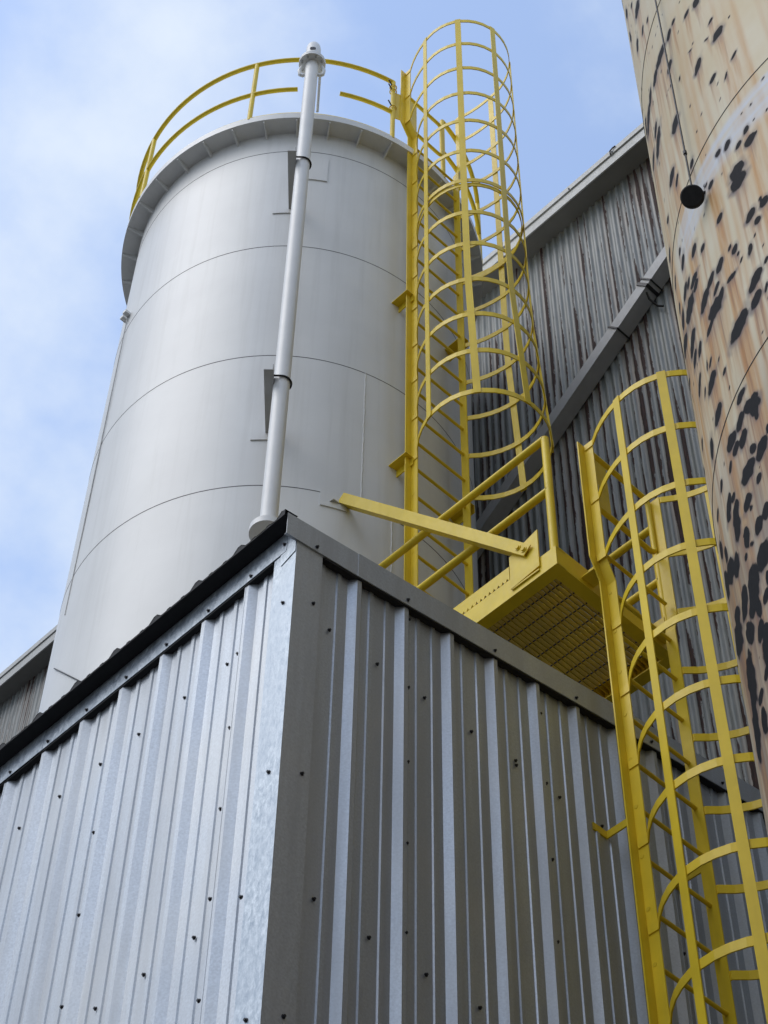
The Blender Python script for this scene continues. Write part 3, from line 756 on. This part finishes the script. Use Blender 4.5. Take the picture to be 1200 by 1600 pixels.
# serrated toe plate on the left side: teeth cut along its lower edge
ty0, ty1 = 0.14, Y1
pts = [(ty0, ZT + 0.112), (ty0, ZT + 0.004)]
k = int((ty1 - ty0) / 0.033)
for i in range(k):
    a = ty0 + 0.008 + i * 0.033
    pts += [(a, ZT + 0.004), (a + 0.010, ZT + 0.026), (a + 0.020, ZT + 0.004)]
pts += [(ty1, ZT + 0.004), (ty1, ZT + 0.112)]
tp = MB()
for (a, za), (b_, zb_) in zip(pts[1:-2], pts[2:-1]):
    if b_ - a < 1e-6: continue
    tp.prism([(X0 + 0.001, a, za), (X0 + 0.001, b_, zb_), (X0 + 0.001, b_, ZT + 0.112), (X0 + 0.001, a, ZT + 0.112)], (0.006, 0, 0))
tp.build('toe_plate', Y, plat)
MB().box((X0 + 0.02, Y0 + 0.01, ZT + 0.001), (X1 - 0.3, Y0 + 0.016, ZT + 0.03)).build('toe_plate', Y, plat)
# plate that takes the stay bar
MB().prism([(X0 - 0.003, 0.124, 1.365), (X0 - 0.003, -0.088, 1.425), (X0 - 0.003, -0.086, 1.122), (X0 - 0.003, 0.124, 1.100)], (-0.009, 0, 0)).build('gusset_plate', Y, plat)
MB().box((X0 - 0.010, -0.080, 1.094), (X0 - 0.001, 0.118, 1.104)).build('weld_bead', Y, plat)
# stay bar: angle from the gusset plate up to the tank
A_ = pre((1.602, 1.585, 3.185)); B_ = Vector((1.590, 0.005, 1.265))
dr_ = (B_ - A_).normalized(); side = Vector((-1, 0, 0)); side = (side - dr_ * side.dot(dr_)).normalized(); upv = dr_.cross(side)
if upv.z < 0: upv = -upv
def asec(p): return [p, p + upv * 0.072, p + upv * 0.072 + side * -0.007, p + side * -0.007 + upv * 0.007, p + side * -0.07 + upv * 0.007, p + side * -0.07]
off = side * 0.012
sb = MB().loft([asec(A_ + off + dr_ * 0.02), asec(B_ + off)]).build('stay_bar', Y, plat)
for q in (0.03, 0.085):
    c_ = B_ + off - dr_ * q + upv * 0.035
    MB().tube([c_ - side * 0.022, c_ + side * 0.012], 0.013, 6).build('bolt', Y, sb)
    MB().tube([c_ - side * 0.001, c_ + side * 0.004], 0.02, 16).build('washer', Y, sb)
MB().prism([A_ + Vector((-0.06, -0.03, -0.045)), A_ + Vector((0.06, -0.03, -0.045)), A_ + Vector((0.07, 0.02, -0.045)), A_ + Vector((-0.07, 0.02, -0.045))], (0, 0, 0.008)).build('stay_lug', M['bracket_grey'], sb)
# handrails
for xx, y1 in ((1.634, 1.195), (2.572, 0.9)):
    MB().tube([(xx, Y0 + 0.03, ZT - 0.01), (xx, Y0 + 0.03, 2.215)], 0.0245, 12).build('handrail_post', Y, plat)
    MB().tube([(xx, Y0 + 0.03, 2.215), (xx, y1, 2.215)], 0.0245, 12).build('handrail', Y, plat)
    MB().tube([(xx, Y0 + 0.03, 1.735), (xx, y1, 1.735)], 0.0245, 12).build('mid_rail', Y, plat)
    if xx > 2: MB().tube([(xx, y1, ZT - 0.01), (xx, y1, 2.215)], 0.0245, 12).build('handrail_post', Y, plat)
# brackets to the lower ladder
for xa in (1.80, 2.38):
    MB().box((xa, -0.285, 1.095), (xa + 0.10, Y0 - 0.001, 1.103)).box((xa + (0.0 if xa > 2 else 0.092), -0.285, 1.104), (xa + (0.008 if xa > 2 else 0.10), Y0 - 0.001, 1.175)).build('ladder_bracket', Y, plat)
# legs down to the shed roof
for (xx, yy) in ((X0 + 0.10, 0.55), (X1 - 0.10, 0.55), (X0 + 0.10, Y1 - 0.1), (X1 - 0.10, Y1 - 0.1)):
    MB().box((xx - 0.03, yy - 0.03, pre((0, 0, 0.16 + RS * (xx * KS + 0.124))).z), (xx + 0.03, yy + 0.03, ZB - 0.001)).build('leg', Y, plat)
rebase(plat, ((X0 + X1) / 2, 0.5, pre((0, 0, 0.5)).z)); enlarge(plat)

# ------------------------------------------------------------------ old building behind
bld = thing('warehouse', 'long old building clad in peeling rusty corrugated iron, grey eaves', 'building')
BX, BY0, BY1, EZ = 4.0, -11.0, 16.0, 9.25
SHW = CP * 8
me_c = None
sh = MB(); k = 8 * 10; T_ = 0.0015
prof = []
for i in range(k + 1):
    y = SHW * i / k
    a = 2 * PI * y / CP
    prof.append((y, -0.0118 * math.sin(a) - 0.0018 * math.sin(3 * a)))
vv = [(h, y, z) for y, h in prof for z in (GZ, EZ + 0.03)]
fs = [(2 * i, 2 * i + 1, 2 * i + 3, 2 * i + 2) for i in range(k)]
sh.add(vv, fs, True)
me_c = bpy.data.meshes.new('cladding_sheet'); me_c.from_pydata(sh.v, [], sh.f); me_c.polygons.foreach_set('use_smooth', sh.sm); me_c.materials.append(M['cladding'])
i0 = math.floor(BY0 / SHW)
yy = i0 * SHW; q = 0
while yy < BY1:
    o = bpy.data.objects.new('cladding_sheet', me_c); COL.objects.link(o); o.parent = bld
    o.location = (BX + (0.0 if q % 2 else 0.0022), yy, 0)
    yy += SHW; q += 1
BYA, BYB = i0 * SHW, yy
MB().box((BX + 0.02, BYA, GZ), (BX + 0.10, BYB, EZ + 0.05)).box((BX + 12.0, BYA, GZ), (BX + 12.1, BYB, EZ)).box((BX + 0.10, BYA, GZ), (BX + 12.0, BYA + 0.08, EZ)).box((BX + 0.10, BYB - 0.08, GZ), (BX + 12.0, BYB, EZ)).build('inner_wall', M['timber_and_rod_shade'], bld)
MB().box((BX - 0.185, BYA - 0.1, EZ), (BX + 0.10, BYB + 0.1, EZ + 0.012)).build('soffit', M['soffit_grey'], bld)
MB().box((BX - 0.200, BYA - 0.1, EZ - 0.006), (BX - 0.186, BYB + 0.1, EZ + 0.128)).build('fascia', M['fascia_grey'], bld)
MB().box((BX - 0.215, BYA - 0.1, EZ + 0.137), (BX - 0.150, BYB + 0.1, EZ + 0.215)).build('gutter_cap', M['fascia_grey'], bld)
MB().prism([(BX - 0.16, BYA - 0.1, EZ + 0.19), (BX + 6.1, BYA - 0.1, EZ + 1.25), (BX + 12.2, BYA - 0.1, EZ + 0.19)], (0, BYB - BYA + 0.2, 0)).build('roof', M['roof_metal'], bld)
for y in (0.48, 1.02, 1.63, 2.3, 3.1):
    o = screw((BX - 0.2155, y, EZ + 0.155), NX, bld)
MB().tube([(BX - 0.218, 0.50, EZ + 0.13), (BX - 0.235, 0.49, EZ + 0.16), (BX - 0.225, 0.46, EZ + 0.20), (BX - 0.222, 0.43, EZ + 0.20)], 0.007, 6).build('wire_hook', M['steel_dark'], bld)
rebase(bld, (BX, 2.0, GZ))

# ------------------------------------------------------------------ square duct strapped across the old wall
duct = thing('square_duct', 'grey square duct running diagonally across the corrugated wall, tied with black straps', 'duct')
DX0, DX1 = 3.85, 3.988
SL = -0.752; ca = 1 / math.hypot(1, SL)
def dpt(y, w_): return Vector((0, y + w_ * SL * -ca * 0, 7.225 + SL * (y - 0.175) + w_))
HV = 0.165
dq = [(-2.6, 0), (3.6, 0)]
mb = MB()
ya, yb = -2.6, 3.3
mb.loft([[(DX0, y, 7.225 + SL * (y - 0.175)), (DX0, y, 7.225 + SL * (y - 0.175) + HV), (DX1, y, 7.225 + SL * (y - 0.175) + HV), (DX1, y, 7.225 + SL * (y - 0.175))] for y in (ya, yb)])
mb.build('duct', M['duct_grey'], duct)
for yc, wd in ((0.40, 0.03), (0.355, 0.012), (0.755, 0.014)):
    zc = 7.225 + SL * (yc - 0.175); e = 0.006
    n_ = Vector((0, 1, SL)).normalized(); nv = Vector((0, -n_.z, n_.y))
    c_ = Vector((0, yc, zc)); hh = HV * ca
    loop = [(DX0 - e, -e), (DX0 - e, hh + e), (DX1 + 0.004, hh + e), (DX1 + 0.004, -e)]
    c2 = c_ + n_ * (HV * SL * ca * 0)
    # strap wraps square to the duct
    pts = [Vector((x, 0, 0)) + c2 + nv * v_ for x, v_ in loop]
    st_ = MB()
    k = 4
    secs = []
    for i in range(5):
        p = pts[i % 4]; prv = pts[(i - 1) % 4]; nx_ = pts[(i + 1) % 4]
        cen = sum(pts, Vector()) / 4
        o_ = (p - cen).normalized() * 0.006
        secs.append([p - n_ * wd / 2, p + n_ * wd / 2, p + o_ + n_ * wd / 2, p + o_ - n_ * wd / 2])
    st_.loft(secs, False).build('strap', M['steel_dark'], duct)
MB().tube([(3.86, 0.42, 6.98), (3.90, 0.43, 6.93), (3.96, 0.40, 6.86), (3.985, 0.36, 6.84)], 0.010, 8).build('strap_end', M['steel_dark'], duct)
rebase(duct, (3.92, 0.35, 6.5))

# ------------------------------------------------------------------ rusty cream tank at the right
RC, RRD = (0.9764, -3.0377), 1.3226
RPIV = (1.0656, -3.1073, GZ); RLEAN = (0.0120, 0.0003, 0.0)   # the tank leans by 0.7 degrees
rust = thing('rusty_tank', 'tall cream tank covered in black blister spots and orange rust runs', 'tank')
SP = [tuple(min(0.115, float(x)) if i_ in (2, 3) else float(x) for i_, x in enumerate(s_.split())) for s_ in SPOTS.split(';')]
rng = np.random.default_rng(5)
extra_ = []
for _ in range(150):                                # small flecks
    extra_.append((rng.uniform(2.75, 4.4), rng.uniform(-2.6, 2.4), rng.uniform(0.004, 0.011), rng.uniform(0.003, 0.007), rng.uniform(0.6, 1.7)))
for _ in range(500):                                # the rest of the tank, denser low down
    zq = -3.0 - abs(rng.normal(0, 2.5)) if rng.random() < 0.75 else rng.uniform(-3, 7)
    a_ = rng.uniform(0.02, 0.10)
    extra_.append((rng.uniform(0, 2 * PI * RRD), zq, a_, a_ * rng.uniform(0.5, 0.9), rng.uniform(1.0, 1.9)))
for _ in range(55):                                # crowded black patches low on the visible side
    extra_.append((rng.uniform(3.15, 4.6), rng.uniform(-3.0, -2.25), rng.uniform(0.02, 0.085), rng.uniform(0.015, 0.05), rng.uniform(0.9, 1.9)))
for _ in range(60):
    uq = rng.uniform(0, 2 * PI * RRD)
    if 2.7 < uq < 4.35: continue
    a_ = rng.uniform(0.02, 0.08)
    extra_.append((uq, rng.uniform(-3, 2.5), a_, a_ * 0.6, 1.4))
SP += extra_
def sstep(a, b_, x):
    t_ = np.clip((x - a) / (b_ - a), 0, 1); return t_ * t_ * (3 - 2 * t_)
def wob(u, z, s):
    return np.sin(u * 61 + s * 3 + 2.1 * np.sin(z * 37 + s)) * 0.5 + np.sin(z * 53 + s * 1.7 + 1.6 * np.sin(u * 83)) * 0.5 + 0.6 * np.sin(u * 137 + z * 91 + s)
zA = 0.0003
rseams = [zA + 1.524 * k_ for k_ in range(-5, 5)]
rz_ = [GZ] + [zA - 1.4864 if abs(z - (zA - 1.524)) < 1e-6 else z for z in rseams] + [8.6]
th_f = np.arange(2.02, 3.42, 0.0052); th_c = np.linspace(3.42, 2.02 + 2 * PI, 110)[1:-1]
TH = np.concatenate([th_f, th_c])
for z0, z1 in zip(rz_, rz_[1:]):
    fine = z1 > -3.1 and z0 < 2.6
    dz = 0.0085 if fine else 0.05
    th = TH if fine else np.concatenate([np.linspace(2.02, 3.42, 60), th_c])
    nr = max(2, int((z1 - z0) / dz) + 1); zr_ = np.linspace(z0, z1, nr)
    nt = len(th)
    TT, ZZ = np.meshgrid(th, zr_); U = np.mod(TT, 2 * PI) * RRD
    sp1 = np.zeros_like(U); hal = np.zeros_like(U); ru1 = np.zeros_like(U)
    urow = U[0]
    for si, (u0, v0, a_, b_, an) in enumerate(SP):
        if v0 < z0 - 0.3 or v0 > z1 + 1.6: continue
        R0 = a_ * 2.1
        ci = np.where(np.abs(urow - u0) < R0 + 0.02)[0]
        if len(ci) == 0: continue
        ri = np.where(np.abs(zr_ - v0) < R0 + 0.02)[0]
        if len(ri):
            ix = np.ix_(ri, ci); uu = U[ix] - u0; zz = ZZ[ix] - v0
            ex = (uu * math.cos(an) + zz * math.sin(an)) / a_; ey = (-uu * math.sin(an) + zz * math.cos(an)) / b_
            rr = np.hypot(ex, ey) * (1 + 0.10 * wob(U[ix], ZZ[ix], si))
            sp1[ix] = np.maximum(sp1[ix], sstep(1.32, 0.74, rr))
            hal[ix] = np.maximum(hal[ix], 0.9 * sstep(1.9, 0.9, rr) * (0.6 + 0.4 * (zz < 0)))
        if a_ < 0.012: continue
        r1 = random.Random(si)
        hw = math.hypot(a_ * math.cos(an), b_ * math.sin(an)); hv = math.hypot(a_ * math.sin(an), b_ * math.cos(an))
        Ls = r1.uniform(4.5, 12) * hw + 0.16; amp = r1.uniform(0.55, 1.0); p1, p2 = r1.uniform(0, 6), r1.uniform(0, 6)
        ri = np.where((zr_ < v0) & (zr_ > v0 - hv - Ls))[0]
        if len(ri):
            ix = np.ix_(ri, ci); uu = U[ix] - u0 + 0.006 * np.sin(ZZ[ix] * 11 + p1)
            t_ = np.clip((v0 - hv * 0.3 - ZZ[ix]) / Ls, 0, 1)
            comb = 0.5 + 0.3 * np.sin(uu * 150 + p1) + 0.25 * np.sin(uu * 330 + p2) + 0.15 * np.sin(uu * 61 + p2)
            side = sstep(1.05, 0.6, np.abs(uu) / hw)
            reach = np.clip(0.35 + 0.65 * comb, 0.1, 1.1)
            fade_ = np.clip(1 - t_ / reach, 0, 1) ** 0.7
            ru1[ix] = np.maximum(ru1[ix], amp * side * fade_ * (0.45 + 0.55 * np.clip(comb, 0, 1)))
            dk = np.clip(1 - t_ * Ls / (hv * 2.2 + 0.03), 0, 1) * side * (0.4 + 0.6 * np.clip(comb, 0, 1))
            hal[ix] = np.maximum(hal[ix], 0.75 * dk)
    # broad sheets of rust wash, heavier low down
    col = 0.5 + 0.25 * np.sin(U * 23 + 0.7) + 0.18 * np.sin(U * 51 + 2.0 + 0.5 * np.sin(ZZ * 2)) + 0.15 * np.sin(U * 117 + 1.1 * np.sin(ZZ * 3.1))
    low = np.clip((1.7 - ZZ) / 2.2, 0.18, 1.0)
    wsh = np.clip(low * sstep(0.22, 0.95, col), 0, 1)
    ru1 = np.clip(ru1, 0, 1)
    dd = zA - ZZ
    bd = sstep(0.06, 0.10, dd) * sstep(0.36, 0.27, dd + 0.02 * np.sin(U * 9)) * sstep(3.05, 3.35, U) * (0.80 + 0.12 * np.sin(ZZ * 47 + 2 * np.sin(U * 5)) + 0.08 * np.sin(ZZ * 113 + U * 9))
    grime = sstep(-1.15, -2.3, ZZ) * (0.35 + 0.4 * sstep(0.2, 0.8, 0.5 + 0.3 * np.sin(U * 31 + 1.3 * np.sin(ZZ * 2.2)) + 0.25 * np.sin(U * 73)))
    hal = np.maximum(hal, grime * 0.8)
    ru1 = ru1 * (1 - 0.8 * bd); wsh = wsh * (1 - 0.9 * bd)
    co = np.stack([RC[0] + RRD * np.cos(TT), RC[1] + RRD * np.sin(TT), ZZ], -1).reshape(-1, 3)
    ii = np.arange(nr - 1)[:, None] * nt; jj = np.arange(nt)[None, :]; j2 = (jj + 1) % nt
    fc = np.stack([ii + jj, ii + j2, ii + nt + j2, ii + nt + jj], -1).reshape(-1, 4)
    me = bpy.data.meshes.new('shell_course')
    me.vertices.add(len(co)); me.vertices.foreach_set('co', co.ravel())
    me.loops.add(fc.size); me.loops.foreach_set('vertex_index', fc.ravel().astype(np.int32))
    me.polygons.add(len(fc)); me.polygons.foreach_set('loop_start', np.arange(0, fc.size, 4, dtype=np.int32)); me.polygons.foreach_set('loop_total', np.full(len(fc), 4, np.int32))
    me.update(calc_edges=True)
    me.polygons.foreach_set('use_smooth', np.ones(len(fc), bool))
    for nm, ar in (('spot', sp1), ('halo', hal), ('rust', ru1), ('band', bd), ('wash', wsh)):
        at_ = me.attributes.new(nm, 'FLOAT', 'POINT'); at_.data.foreach_set('value', ar.ravel().astype(np.float32))
    me.materials.append(M['rusted'])
    link('shell_course', me, rust)
for z in rz_[1:-1]:
    mb = MB()
    mb.loft([[pol(RC, RRD + r, 2 * PI * k / SEG, z + q_) for k in range(SEG)] for r, q_ in ((0.0, -0.0022), (0.0026, -0.0011), (0.0026, 0.0011), (0.0, 0.0022))], False, True)
    mb.build('weld_seam', M['weld_dark'], rust)
mb = MB(); mb.loft([[pol(RC, r, 2 * PI * k / SEG, z) for k in range(SEG)] for r, z in ((RRD, 8.6), (0.1, 8.95))], True, True); mb.build('roof_cone', M['fascia_grey'], rust)
rebase(rust, RPIV); rust.rotation_euler = RLEAN

# cable hanging down the cream tank with a black weight on its end
cab = thing('hanging_cable', 'thin dark cable hanging down the rusty cream tank to a round black weight', 'cable')
pts = [pol(RC, RRD + 0.028, 2.6385 + (z + 0.14) * 0.0068, z) for z in [8.5, 6, 4, 2.6, 1.745, 1.2, 0.60, 0.10, -0.20]]
MB().tube(pts, 0.0042, 6).build('cable', M['steel_dark'], cab)
MB().tube([pts[7] + Vector((0, 0, -0.012)), pts[7] + Vector((0, 0, 0.012))], 0.008, 8).build('cable_knot', M['steel_dark'], cab)
ax = Vector((-0.66, -0.30, -0.68)).normalized(); cc_ = pol(RC, RRD + 0.052, 2.660, -0.305)
mb = MB(); t1 = ax.orthogonal().normalized(); t2 = ax.cross(t1); seg = 28
mb.loft([[cc_ + ax * q_ + (t1 * math.cos(2 * PI * k / seg) + t2 * math.sin(2 * PI * k / seg)) * r for k in range(seg)] for r, q_ in ((0.040, 0.014), (0.0455, 0.009), (0.0455, -0.009), (0.040, -0.014))], True, False)
mb.build('disc_weight', M['rubber'], cab)
MB().tube([cc_ - ax * 0.01, pol(RC, RRD - 0.002, 2.668, -0.26)], 0.007, 8).build('disc_pin', M['steel_dark'], cab)
rebase(cab, RPIV); cab.rotation_euler = RLEAN
